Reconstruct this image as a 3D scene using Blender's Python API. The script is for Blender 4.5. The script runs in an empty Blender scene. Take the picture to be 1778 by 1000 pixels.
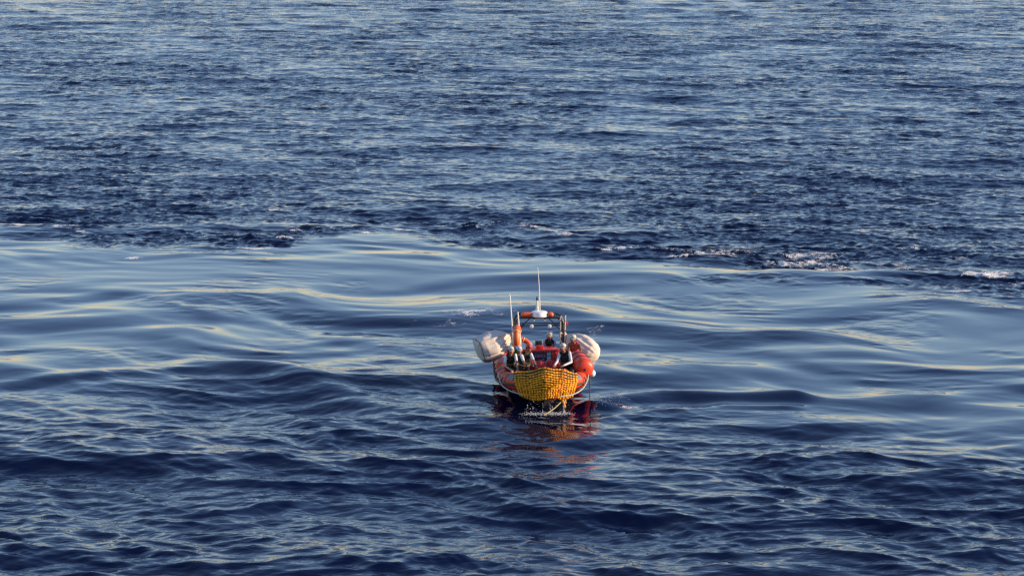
import bpy, bmesh, math, random
import numpy as np
from mathutils import Vector, Matrix

SC = bpy.context.scene
COL = SC.collection
R = math.radians

# ------------------------------------------------------------------ camera
cam_d = bpy.data.cameras.new('camera')
cam_d.sensor_width = 36.0
cam_d.lens = 18.0 / math.tan(R(11.0))
cam_d.clip_start = 0.5
cam_d.clip_end = 60000
cam = bpy.data.objects.new('camera', cam_d)
COL.objects.link(cam)
cam.location = (-1.1, -90.0, 18.3)
cam.rotation_euler = (R(90 - 9.25), 0, 0)
SC.camera = cam

# ------------------------------------------------------------------ sky and sun
SUN_EL, SUN_AZ = R(14.5), R(93.0)          # azimuth clockwise from the viewing direction (+Y)
w = bpy.data.worlds.new('World'); SC.world = w; w.use_nodes = True
nt = w.node_tree
bg = nt.nodes['Background']
sky = nt.nodes.new('ShaderNodeTexSky'); sky.sky_type = 'NISHITA'; sky.sun_disc = False
sky.sun_elevation = SUN_EL; sky.sun_rotation = SUN_AZ
sky.air_density = 1.2; sky.dust_density = 0.12; sky.ozone_density = 5.0
tint = nt.nodes.new('ShaderNodeMix'); tint.data_type = 'RGBA'; tint.blend_type = 'MULTIPLY'; tint.inputs[0].default_value = 1.0
tint.inputs[7].default_value = (1.24, 0.97, 0.935, 1)          # colour balance: one even warm tint multiplied into the whole sky
nt.links.new(sky.outputs[0], tint.inputs[6]); nt.links.new(tint.outputs[2], bg.inputs[0]); bg.inputs[1].default_value = 0.15
sd = bpy.data.lights.new('sun', 'SUN'); sd.energy = 4.4; sd.angle = R(0.53); sd.color = (1.0, 0.74, 0.46)
sun = bpy.data.objects.new('sun', sd); COL.objects.link(sun)
sdir = Vector((math.sin(SUN_AZ) * math.cos(SUN_EL), math.cos(SUN_AZ) * math.cos(SUN_EL), math.sin(SUN_EL)))
sun.rotation_euler = sdir.to_track_quat('Z', 'Y').to_euler()
sun.location = sdir * 200
SC.view_settings.view_transform = 'Standard'; SC.view_settings.look = 'None'
SC.view_settings.gamma = 1.0; SC.view_settings.exposure = 0.98
SC.view_settings.use_curve_mapping = False
SC.render.engine = 'CYCLES'
SC.cycles.max_bounces = 6
SC.cycles.sample_clamp_indirect = 4.0
SC.cycles.use_denoising = False

# ------------------------------------------------------------------ materials
def mat(name, col, rough=0.5, metal=0.0, noise=None, bump=0.0, bscale=20.0, coat=0.0, spec=None, sss=0.0):
    """Principled material; noise = (scale, amount, second colour) mixes worn patches of a second colour in."""
    m = bpy.data.materials.new(name); m.use_nodes = True
    n = m.node_tree.nodes; l = m.node_tree.links
    b = n['Principled BSDF']
    b.inputs['Base Color'].default_value = (*col, 1)
    b.inputs['Roughness'].default_value = rough
    b.inputs['Metallic'].default_value = metal
    b.inputs['Coat Weight'].default_value = coat
    if spec is not None: b.inputs['Specular IOR Level'].default_value = spec
    tc = n.new('ShaderNodeTexCoord')
    if noise:
        t = n.new('ShaderNodeTexNoise'); t.inputs['Scale'].default_value = noise[0]
        t.inputs['Detail'].default_value = 6; t.inputs['Roughness'].default_value = 0.65
        l.new(tc.outputs['Object'], t.inputs['Vector'])
        r = n.new('ShaderNodeMapRange'); r.inputs[1].default_value = 0.42; r.inputs[2].default_value = 0.68
        r.inputs[3].default_value = 0.0; r.inputs[4].default_value = noise[1]
        l.new(t.outputs[0], r.inputs[0])
        x = n.new('ShaderNodeMix'); x.data_type = 'RGBA'
        x.inputs[6].default_value = (*col, 1); x.inputs[7].default_value = (*noise[2], 1)
        l.new(r.outputs[0], x.inputs[0]); l.new(x.outputs[2], b.inputs['Base Color'])
        r2 = n.new('ShaderNodeMapRange'); r2.inputs[3].default_value = max(0.05, rough - 0.1); r2.inputs[4].default_value = min(1, rough + 0.15)
        l.new(t.outputs[0], r2.inputs[0]); l.new(r2.outputs[0], b.inputs['Roughness'])
    if bump:
        t2 = n.new('ShaderNodeTexNoise'); t2.inputs['Scale'].default_value = bscale; t2.inputs['Detail'].default_value = 5
        l.new(tc.outputs['Object'], t2.inputs['Vector'])
        bp = n.new('ShaderNodeBump'); bp.inputs['Strength'].default_value = bump; bp.inputs['Distance'].default_value = 0.02
        l.new(t2.outputs[0], bp.inputs['Height']); l.new(bp.outputs[0], b.inputs['Normal'])
    return m

def water_material():
    m = bpy.data.materials.new('sea_water'); m.use_nodes = True
    n = m.node_tree.nodes; l = m.node_tree.links
    b = n['Principled BSDF']; out = n['Material Output']
    b.inputs['Base Color'].default_value = (0.0006, 0.003, 0.024, 1)
    b.inputs['Roughness'].default_value = 0.04
    b.inputs['IOR'].default_value = 1.333
    tc = n.new('ShaderNodeTexCoord')
    at = n.new('ShaderNodeAttribute'); at.attribute_name = 'ripple'
    af = n.new('ShaderNodeAttribute'); af.attribute_name = 'foam'
    # short ripples, finer than the mesh
    mp = n.new('ShaderNodeMapping'); mp.inputs['Rotation'].default_value = (0, 0, R(20)); mp.inputs['Scale'].default_value = (0.5, 1.0, 1.0)
    l.new(tc.outputs['Object'], mp.inputs['Vector'])
    t1 = n.new('ShaderNodeTexNoise'); t1.inputs['Scale'].default_value = 2.7; t1.inputs['Detail'].default_value = 2.2; t1.inputs['Roughness'].default_value = 0.45
    t1.inputs['Distortion'].default_value = 0.5
    l.new(mp.outputs[0], t1.inputs['Vector'])
    bp = n.new('ShaderNodeBump'); bp.inputs['Distance'].default_value = 0.11
    l.new(at.outputs['Fac'], bp.inputs['Strength']); l.new(t1.outputs[0], bp.inputs['Height'])
    l.new(bp.outputs[0], b.inputs['Normal'])
    # foam: lacy white patches where the wash churns
    f = n.new('ShaderNodeBsdfPrincipled'); f.inputs['Base Color'].default_value = (0.86, 0.82, 0.76, 1); f.inputs['Roughness'].default_value = 0.75
    t3 = n.new('ShaderNodeTexNoise'); t3.inputs['Scale'].default_value = 2.2; t3.inputs['Detail'].default_value = 8; t3.inputs['Roughness'].default_value = 0.72; t3.inputs['Distortion'].default_value = 0.8
    l.new(tc.outputs['Object'], t3.inputs['Vector'])
    def mth(op, x, y=None):
        q = n.new('ShaderNodeMath'); q.operation = op
        for k, v in enumerate((x, y)):
            if v is None: continue
            if isinstance(v, (int, float)): q.inputs[k].default_value = v
            else: l.new(v, q.inputs[k])
        return q.outputs[0]
    lace = mth('SUBTRACT', 0.6, mth('MULTIPLY', mth('ABSOLUTE', mth('SUBTRACT', t3.outputs[0], 0.5)), 2.7))
    t4 = n.new('ShaderNodeTexNoise'); t4.inputs['Scale'].default_value = 1.3; t4.inputs['Detail'].default_value = 3
    l.new(tc.outputs['Object'], t4.inputs['Vector'])
    ad_ = mth('ADD', mth('ADD', lace, af.outputs['Fac']), mth('MULTIPLY', mth('SUBTRACT', t4.outputs[0], 0.5), 0.7))
    mr = n.new('ShaderNodeMapRange'); mr.inputs[1].default_value = 0.98; mr.inputs[2].default_value = 1.10; l.new(ad_, mr.inputs[0])
    bf = n.new('ShaderNodeBump'); bf.inputs['Strength'].default_value = 1.0; bf.inputs['Distance'].default_value = 0.25
    l.new(t3.outputs[0], bf.inputs['Height']); l.new(bf.outputs[0], f.inputs['Normal'])
    ms = n.new('ShaderNodeMixShader'); l.new(mr.outputs[0], ms.inputs[0]); l.new(b.outputs[0], ms.inputs[1]); l.new(f.outputs[0], ms.inputs[2])
    l.new(ms.outputs[0], out.inputs['Surface'])
    return m

# ------------------------------------------------------------------ the sea
rs = np.random.RandomState(11)
_lat = rs.rand(256, 256).astype(np.float32)
def vnoise(x, y):
    xi = np.floor(x); yi = np.floor(y); fx = x - xi; fy = y - yi
    xi = xi.astype(np.int32) & 255; yi = yi.astype(np.int32) & 255
    fx = fx * fx * fx * (fx * (fx * 6 - 15) + 10); fy = fy * fy * fy * (fy * (fy * 6 - 15) + 10)
    x1 = (xi + 1) & 255; y1 = (yi + 1) & 255
    return (_lat[xi, yi] * (1 - fx) + _lat[x1, yi] * fx) * (1 - fy) + (_lat[xi, y1] * (1 - fx) + _lat[x1, y1] * fx) * fy - 0.5
def fbm(x, y, o=3):
    s = 0; a = 1.0
    for i in range(o):
        s = s + a * vnoise(x + 17.3 * i, y + 9.1 * i); x = x * 2.03; y = y * 2.03; a *= 0.5
    return s
def sstep(a, b, x):
    t = np.clip((x - a) / (b - a), 0, 1); return t * t * (3 - 2 * t)

# edge of the smooth wash in front of the chop, and the near edge of the slick (x, y on the water)
EDGE = np.array([(-80, 40), (-26.5, 39.2), (-23.4, 38.2), (-19.8, 32.5), (-16.2, 32.5), (-13.9, 34.0), (-12.4, 34.7), (-8.2, 38.6), (-3.6, 37.8), (0.1, 37.2),
                 (3.6, 34.0), (6.6, 29.8), (9.6, 27.2), (12.1, 26.7), (14.5, 25.5), (17.0, 21.9), (20.6, 20.1), (80, 12)])
NEAR = np.array([(-80, -4), (-19, -1), (-15.4, 0), (-11.3, 1), (-7.4, 2), (-4, 1), (0, 0), (3.4, -1), (5.3, -2.5), (9.6, -5), (13, -9), (17, -13), (22, -16), (80, -18)])

def seg_field(x, y, pts, width):
    """Gaussian profile across a polyline, faded at its ends; returns the profile."""
    best = np.full(x.shape, 1e9, np.float32); 
    for (ax, ay), (bx, by) in zip(pts[:-1], pts[1:]):
        dx, dy = bx - ax, by - ay; L = dx * dx + dy * dy
        t = np.clip(((x - ax) * dx + (y - ay) * dy) / L, 0, 1)
        best = np.minimum(best, (x - ax - t * dx) ** 2 + (y - ay - t * dy) ** 2)
    return np.exp(-best / (2 * width * width))

BANDS = [  # wavelength range, components, spread of direction, rms slope in chop / slick / foreground
    (9.0, 15.0, 14, 0.4, .032, .026, .036),
    (5.0, 9.0, 18, 0.45, .036, .040, .036),
    (2.8, 5.0, 24, 0.5, .038, .036, .046),
    (1.6, 2.8, 28, 0.55, .044, .020, .062),
    (0.95, 1.6, 32, 0.6, .060, .010, .068),
    (0.55, 0.95, 36, 0.7, .105, .005, .060),
    (0.32, 0.55, 36, 0.8, .145, .002, .050),
]
EDDIES = [(-10, 22, 6, 1.1), (-19, 20, 6, -1.0), (-4, 19, 4, -1.2), (6, 21, 6, 1.0), (13, 17, 5.5, -1.1), (4.5, 9, 3.5, 1.2), (-7, 9, 4, -1.0), (12, 6, 5, .9), (-14, 7, 5, .8), (-20, 34, 5, 1.0), (2, 30, 5, -.9), (17, 8, 5, -.9), (-5, -5, 4, .5), (7, -5, 4.5, -.5)]
# explicit long waves: bow wave and wash fronts  (polyline, width, height)
RIDGES = [
    ([(-12.5, 5.2), (-9.3, 3.6), (-6.9, -0.2), (-4.4, -2.4), (-1.9, -4.4)], 0.75, 0.24),
    ([(-9.5, -2.6), (-6.4, -5.4), (-3.4, -8.0), (-0.5, -8.6)], 0.6, 0.17),
    ([(1.6, -1.6), (2.4, -0.4), (3.8, 0.2), (6.2, -0.4), (8.5, -0.2)], 0.55, 0.26),
    ([(1.9, -4.2), (3.4, -3.0), (5.6, -2.0), (8.0, -2.2)], 0.45, 0.12),
    ([(1.0, -7.4), (4.0, -5.6), (7.0, -4.6), (11, -5.5)], 0.7, 0.12),
    ([(-19, 1.2), (-17.4, 2.2), (-15.4, 3.2), (-13.8, 3.4)], 0.5, 0.12),
    ([(3.0, -9.5), (7.0, -10.5), (11, -13.0), (16, -14.5)], 0.9, 0.16),
]
FOAM = [  # x, y, rx, ry, strength
    (12.9, 30.6, 2.0, 2.2, .66), (14.2, 27.8, 1.9, 1.0, .74), (11.6, 29.2, 1.6, 1.2, .60), (13.4, 32.4, 1.2, 1.0, .56), (17.0, 29.2, 1.4, 0.8, .60), (15.9, 28.0, 1.2, .7, .60), (20.0, 25.9, 1.1, 1.0, .66), (18.1, 21.7, .8, .35, .68), (19.5, 30.7, .7, .5, .60), (8.6, 32.3, 1.9, .8, .56), (4.0, 33.6, 1.0, .4, .60), (20.8, 23.8, 1.0, .7, .60), (6.6, 31.2, 1.0, .5, .55), (16.4, 24.8, .8, .4, .55), (17.8, 33.5, .7, .5, .55), (10.2, 34.5, .8, .5, .54),
    (-13.2, 34.2, 1.0, .45, .70), (-15.4, 33.5, .6, .4, .60), (-18.7, 30.9, .6, .3, .60), (-6.5, 40.4, .9, .4, .57), (-8.2, 39.4, .8, .5, .57), (-17.3, 51.5, .6, .5, .56), (-2.1, 37.4, .6, .4, .58), (-10.6, 43.0, .7, .4, .56), (-20.5, 45.0, .8, .5, .56), (-4.4, 42.5, .6, .4, .55), (-13.5, 47.5, .7, .5, .56), (-9.4, 35.5, .6, .3, .55), (-22.5, 39.5, .8, .4, .56), (-11.8, 40.2, .7, .4, .56), (-14.6, 43.6, .6, .4, .55), (1.4, 38.2, .6, .4, .55),
    (-2.6, 15.6, 1.9, 1.3, .41), (-3.8, 13.2, 1.6, 1.3, .41), (-1.9, 11.5, .9, 1.6, .42), (-2.0, 8.5, .5, 2.0, .42), (2.2, 11.5, .7, 1.4, .50), (1.8, 6.5, .4, 3.0, .52),
    (-.25, -3.78, 0.45, 0.16, .64), (.4, -3.86, .40, .14, .66), (.05, -3.98, .5, .12, .58), (2.9, -2.4, .6, .3, .55), (-5.1, -5.0, .4, .2, .54), (4.1, 0.3, .5, .12, .56),
]

def build_sea():
    cx, cy = -1.1, -90.0
    st = 0.00096
    # a polar sheet round the ship: fine where it is seen, coarse out to the horizon
    fine = np.arange(-R(13.0), R(13.0) + 1e-6, st)
    rest = [fine[-1]]; step = st
    while rest[-1] < math.pi - 0.12:
        step = min(step * 1.22, 0.12); rest.append(rest[-1] + step)
    rest = np.array(rest[1:])
    rest = rest[rest < math.pi - 0.02]
    ang = np.concatenate([-rest[::-1], fine, rest])
    rad = [2.0]
    while rad[-1] < 52: rad.append(rad[-1] + max(1.2, (52 - rad[-1]) * 0.12))
    while rad[-1] < 350: rad.append(rad[-1] * (1 + st))
    g = st
    while rad[-1] < 30000: g = min(g * 1.12, 0.3); rad.append(rad[-1] * (1 + g))
    rad = np.array(rad)
    na, nr = len(ang), len(rad)
    da = np.gradient(ang); dr = np.gradient(rad)
    RR, AA = np.meshgrid(rad, ang, indexing='ij')
    X = (cx + RR * np.sin(AA)).astype(np.float32).ravel(); Y = (cy + RR * np.cos(AA)).astype(np.float32).ravel()
    cell = np.maximum(dr[:, None] * np.ones(na)[None, :], RR * da[None, :]).astype(np.float32).ravel()
    # regions
    wx = X + 2.2 * fbm(X * .16, Y * .16, 3); wy = Y + 3.0 * fbm(X * .13 + 40, Y * .13 + 7, 3)
    de = wy - np.interp(wx, EDGE[:, 0], EDGE[:, 1]).astype(np.float32)
    dn = wy - np.interp(wx, NEAR[:, 0], NEAR[:, 1]).astype(np.float32)
    de = de + 2.0 * fbm(X * .55 + 5, Y * .45 + 8, 3) + 6.5 * fbm(X * .11 + 15, Y * .34 + 18, 3)
    de = de + 1.0
    C = sstep(-3.0, 4.6, de) * (1 - .75 * sstep(.12, .42, fbm(X * .13 + 51, Y * .5 + 4, 3)) * np.exp(-((de - 5) / 9) ** 2))
    F = 1 - sstep(-9.0, 6.0, dn)
    F = np.minimum(F, 1 - C); S = 1 - C - F
    # calmer streaks far out, patches of ripples in the slick and gusts elsewhere
    pn = fbm(X * .11 + 3, Y * .055 + 5, 4)
    patch = sstep(0.14, 0.5, fbm(X * .22 + 31, Y * .16 + 77, 4))
    patch = np.maximum(patch, .75 * np.exp(-((X + .5) / 5) ** 2 - ((Y - 11) / 8) ** 2) * sstep(-.35, .25, fbm(X * .3, Y * .2 + 3, 3)))
    patch = np.maximum(patch, .6 * np.exp(-((X - 6.5) / 3.5) ** 2 - ((Y - 10) / 3) ** 2) * sstep(-.3, .3, fbm(X * .35 + 8, Y * .25 + 3, 3)))
    gust = np.clip(1.0 + 1.1 * pn, 0.45, 1.6).astype(np.float32)
    far = 1.22 - 0.04 * sstep(160, 330, Y + 90)
    rough_edge = np.exp(-((de - 2.0) / 3.5) ** 2).astype(np.float32)          # the churned band along the edge
    calm = (1 - .93 * np.exp(-(((X - .5) / 2.6) ** 2 + ((Y + 5.4) / 4.8) ** 2))).astype(np.float32)   # sheltered water before the bow
    glass = np.ones_like(X)                                                  # flat upwellings in the slick
    for gx, gy, rx, ry in ((-9, 27, 10, 5), (-21, 26, 7, 5), (9.5, 20.5, 8, 3.6), (18, 12, 6, 6), (3, 29, 5, 4)):
        glass *= 1 - .7 * np.exp(-(((wx - gx) / rx) ** 2 + ((wy - gy) / ry) ** 2) ** 2)
    Z = np.zeros_like(X); DX = np.zeros_like(X); DY = np.zeros_like(X)
    # bend the wave field a little so that crests are not straight
    ux = X + 1.3 * fbm(X * .21 + 9, Y * .21 + 2, 2); uy = Y + 1.3 * fbm(X * .19 + 60, Y * .19 + 33, 2)
    for ex, ey, er, ea in EDDIES:                                             # boils left by the ship's thrusters turn the crests
        t = .45 * ea * np.exp(-((X - ex) ** 2 + (Y - ey) ** 2) / (er * er)); c_, s_ = np.cos(t), np.sin(t); px, py = ux - ex, uy - ey
        ux = ex + c_ * px - s_ * py; uy = ey + s_ * px + c_ * py
    for bi, (l0, l1, n, spread, sc_, ss_, sf_) in enumerate(BANDS):
        z = np.zeros_like(X); hx = np.zeros_like(X); hy = np.zeros_like(X)
        for i in range(n):
            lam = l0 * (l1 / l0) ** ((i + rs.rand()) / n); k = 2 * math.pi / lam
            th = R(-118 if i % 3 else -84) + spread * rs.randn() * 0.75
            a = math.sqrt(2.0 / n) / k
            ph = (k * math.cos(th)) * ux + (k * math.sin(th)) * uy + 6.2832 * rs.rand()
            s, c = np.sin(ph), np.cos(ph)
            z += a * c; hx += (a * math.cos(th)) * s; hy += (a * math.sin(th)) * s
        amp = C * sc_ * far + S * ss_ * glass + F * sf_ * 1.38
        if bi >= 2: amp = amp * (1 + 1.0 * rough_edge) * calm
        if bi >= 3: amp = amp * (gust * (1 - C) + (1 + .6 * (gust - 1)) * C) + S * patch * (0.02, .025, .025, .02)[bi - 3]
        amp = amp * sstep(1.8, 3.1, l0 * 1.3 / cell)
        Z += amp * z; DX -= 0.8 * amp * hx; DY -= 0.8 * amp * hy
    for pts, wd, h in RIDGES:
        q = seg_field(wx * .35 + X * .65, wy * .35 + Y * .65, pts, wd)
        Z += h * q - 0.35 * h * seg_field(X, Y, pts, wd * 2.6)
    foam = np.zeros_like(X)
    for fx, fy, rx, ry, s in FOAM:
        q = np.exp(-(((X - fx) / rx) ** 2 + ((Y - fy) / ry) ** 2)); foam = np.maximum(foam, (s - .02) * np.sqrt(q))
    foam = foam * (1 + 2.2 * np.clip(Z, -.12, .12))
    crest = sstep(0.02, 0.13, Z)
    foam = np.maximum(foam, 0.64 * rough_edge * crest * sstep(-.2, .3, fbm(X * .5, Y * .5, 2)))
    ripple = np.clip(C * (0.75 * gust * far * (1 + .9 * sstep(150, 330, Y + 90)) + .2 * rough_edge) + S * (0.015 + .22 * patch) + F * 0.46 * gust * calm, 0, 2)
    co = np.stack([X + DX, Y + DY, Z], 1).astype(np.float32)
    # faces
    i = np.arange(nr - 1)[:, None] * na; j = np.arange(na - 1)[None, :]
    q = np.stack([i + j, i + j + 1, i + na + j + 1, i + na + j], -1).reshape(-1, 4)
    ii = np.arange(nr - 1) * na
    qs = np.stack([ii + na - 1, ii, ii + na, ii + 2 * na - 1], -1)     # close the ring behind the ship
    q = np.concatenate([q, qs]).astype(np.int32)[:, ::-1]
    me = bpy.data.meshes.new('water')
    me.vertices.add(len(co)); me.vertices.foreach_set('co', co.ravel())
    me.loops.add(q.size); me.loops.foreach_set('vertex_index', q.ravel())
    me.polygons.add(len(q)); me.polygons.foreach_set('loop_start', np.arange(0, q.size, 4, dtype=np.int32))
    me.update(calc_edges=True)
    me.polygons.foreach_set('use_smooth', np.ones(len(q), bool))
    for nm, ar in (('ripple', ripple), ('foam', foam)):
        me.attributes.new(nm, 'FLOAT', 'POINT').data.foreach_set('value', ar.astype(np.float32))
    me.materials.append(water_material())
    o = bpy.data.objects.new('water', me); COL.objects.link(o)
    o['kind'] = 'structure'; o['label'] = 'dark blue sea with smooth wash and choppy ripples'
    print('sea verts', len(co), 'faces', len(q))
    return o
sea = build_sea()

# ------------------------------------------------------------------ mesh helpers
def V(*a): return Vector(a)
def frame_of(d):
    d = d.normalized(); u = V(0, 0, 1) if abs(d.z) < 0.9 else V(0, 1, 0)
    s = d.cross(u).normalized(); return s, s.cross(d).normalized()
def catmull(pts, n=6, closed=False):
    pts = [Vector(p) for p in pts]; out = []; m = len(pts)
    rng = range(m if closed else m - 1)
    for i in rng:
        if closed: p0, p1, p2, p3 = pts[i - 1], pts[i], pts[(i + 1) % m], pts[(i + 2) % m]
        else: p0, p1, p2, p3 = pts[max(i - 1, 0)], pts[i], pts[i + 1], pts[min(i + 2, m - 1)]
        for k in range(n):
            t = k / n
            out.append(0.5 * ((2 * p1) + (p2 - p0) * t + (2 * p0 - 5 * p1 + 4 * p2 - p3) * t * t + (3 * p1 - p0 - 3 * p2 + p3) * t ** 3))
    if not closed: out.append(pts[-1])
    return out

class MB:
    def __init__(s): s.v = []; s.f = []; s.m = []
    def add(s, vs, fs, mi=0):
        o = len(s.v); s.v += [tuple(v) for v in vs]; s.f += [tuple(i + o for i in f) for f in fs]; s.m += [mi] * len(fs); return s
    def box(s, c, size, rot=None, bev=0.0, mi=0):
        bm = bmesh.new(); bmesh.ops.create_cube(bm, size=1.0)
        for v in bm.verts: v.co = V(v.co.x * size[0], v.co.y * size[1], v.co.z * size[2])
        if bev: bmesh.ops.bevel(bm, geom=list(bm.edges), offset=bev, segments=2, profile=0.6, affect='EDGES')
        M = (rot.to_4x4() if rot else Matrix.Identity(4)); M = Matrix.Translation(c) @ M
        bm.verts.ensure_lookup_table()
        s.add([M @ v.co for v in bm.verts], [[v.index for v in f.verts] for f in bm.faces], mi); bm.free(); return s
    def tube(s, path, r, seg=8, closed=False, caps=True, mi=0, flat=1.0):
        path = [Vector(p) for p in path]; n = len(path)
        rs_ = r if isinstance(r, (list, tuple)) else [r] * n
        vs = []; fs = []; up = None
        for i, p in enumerate(path):
            if closed: d = path[(i + 1) % n] - path[i - 1]
            else: d = path[min(i + 1, n - 1)] - path[max(i - 1, 0)]
            d = d.normalized() if d.length > 1e-9 else V(0, 0, 1)
            if up is None: a, b = frame_of(d)
            else:
                b = up - d * up.dot(d); b = b.normalized(); a = d.cross(b).normalized()
            up = b
            for k in range(seg):
                t = 2 * math.pi * k / seg
                vs.append(p + (a * math.cos(t) + b * math.sin(t) * flat) * rs_[i])
        for i in range(n if closed else n - 1):
            j = (i + 1) % n
            for k in range(seg):
                fs.append((i * seg + k, i * seg + (k + 1) % seg, j * seg + (k + 1) % seg, j * seg + k))
        if caps and not closed:
            fs.append(tuple(range(seg - 1, -1, -1))); fs.append(tuple((n - 1) * seg + k for k in range(seg)))
        return s.add(vs, fs, mi)
    def capsule(s, p0, p1, r0, r1, seg=12, mi=0):
        p0, p1 = Vector(p0), Vector(p1); d = p1 - p0
        if d.length < 1e-6: d = V(0, 0, 1e-4); p1 = p0 + d
        d = d.normalized(); path = []; rr = []
        for k in range(0, 5):
            a = -math.pi / 2 + k * math.pi / 8; path.append(p0 + d * (math.sin(a) * r0)); rr.append(max(1e-4, math.cos(a) * r0))
        for k in range(0, 5):
            a = k * math.pi / 8; path.append(p1 + d * (math.sin(a) * r1)); rr.append(max(1e-4, math.cos(a) * r1))
        return s.tube(path, rr, seg, mi=mi)
    def lathe(s, prof, c=(0, 0, 0), seg=20, rot=None, mi=0, sx=1, sy=1):
        """prof: (radius, height) pairs; a ring for each, ends closed."""
        vs = []; fs = []; n = len(prof); c = Vector(c)
        for (r, h) in prof:
            for k in range(seg):
                t = 2 * math.pi * k / seg; p = V(r * sx * math.cos(t), r * sy * math.sin(t), h)
                vs.append(c + (rot @ p if rot else p))
        for i in range(n - 1):
            for k in range(seg): fs.append((i * seg + k, i * seg + (k + 1) % seg, (i + 1) * seg + (k + 1) % seg, (i + 1) * seg + k))
        fs.append(tuple(range(seg - 1, -1, -1))); fs.append(tuple((n - 1) * seg + k for k in range(seg)))
        return s.add(vs, fs, mi)
    def build(s, name, mats, parent=None, base=None, smooth=True):
        me = bpy.data.meshes.new(name); b = Vector(base) if base is not None else (BASE.get(parent.name, V(0, 0, 0)) if parent else V(0, 0, 0))
        me.from_pydata([tuple(Vector(v) - b) for v in s.v], [], s.f)
        for m in (mats if isinstance(mats, (list, tuple)) else [mats]): me.materials.append(m)
        me.polygons.foreach_set('material_index', s.m)
        me.polygons.foreach_set('use_smooth', [smooth] * len(s.f)); me.update()
        if smooth: me.set_sharp_from_angle(angle=R(42))
        o = bpy.data.objects.new(name, me); COL.objects.link(o)
        if parent: o.parent = parent; BASE[o.name] = b
        return o

# everything aboard is laid out in the boat's own frame: x across, -y towards the bow, z up from the waterline
BASE = {}
YAW = R(2.0); BOAT = Matrix.Translation((-0.1, 0, 0.0)) @ Matrix.Rotation(YAW, 4, 'Z')
def tag(o, label, cat, group=None, kind=None):
    o['label'] = label; o['category'] = cat
    if group: o['group'] = group
    if kind: o['kind'] = kind
    return o
def thing(name, label, cat, base, group=None):
    o = bpy.data.objects.new(name, None); COL.objects.link(o); o.empty_display_size = 0.1
    o.matrix_world = BOAT @ Matrix.Translation(base); BASE[o.name] = Vector(base)
    return tag(o, label, cat, group)
def single(mb, name, mats, base, label, cat, group=None, smooth=True):
    o = mb.build(name, mats, None, base, smooth); o.matrix_world = BOAT @ Matrix.Translation(base)
    return tag(o, label, cat, group)

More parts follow.
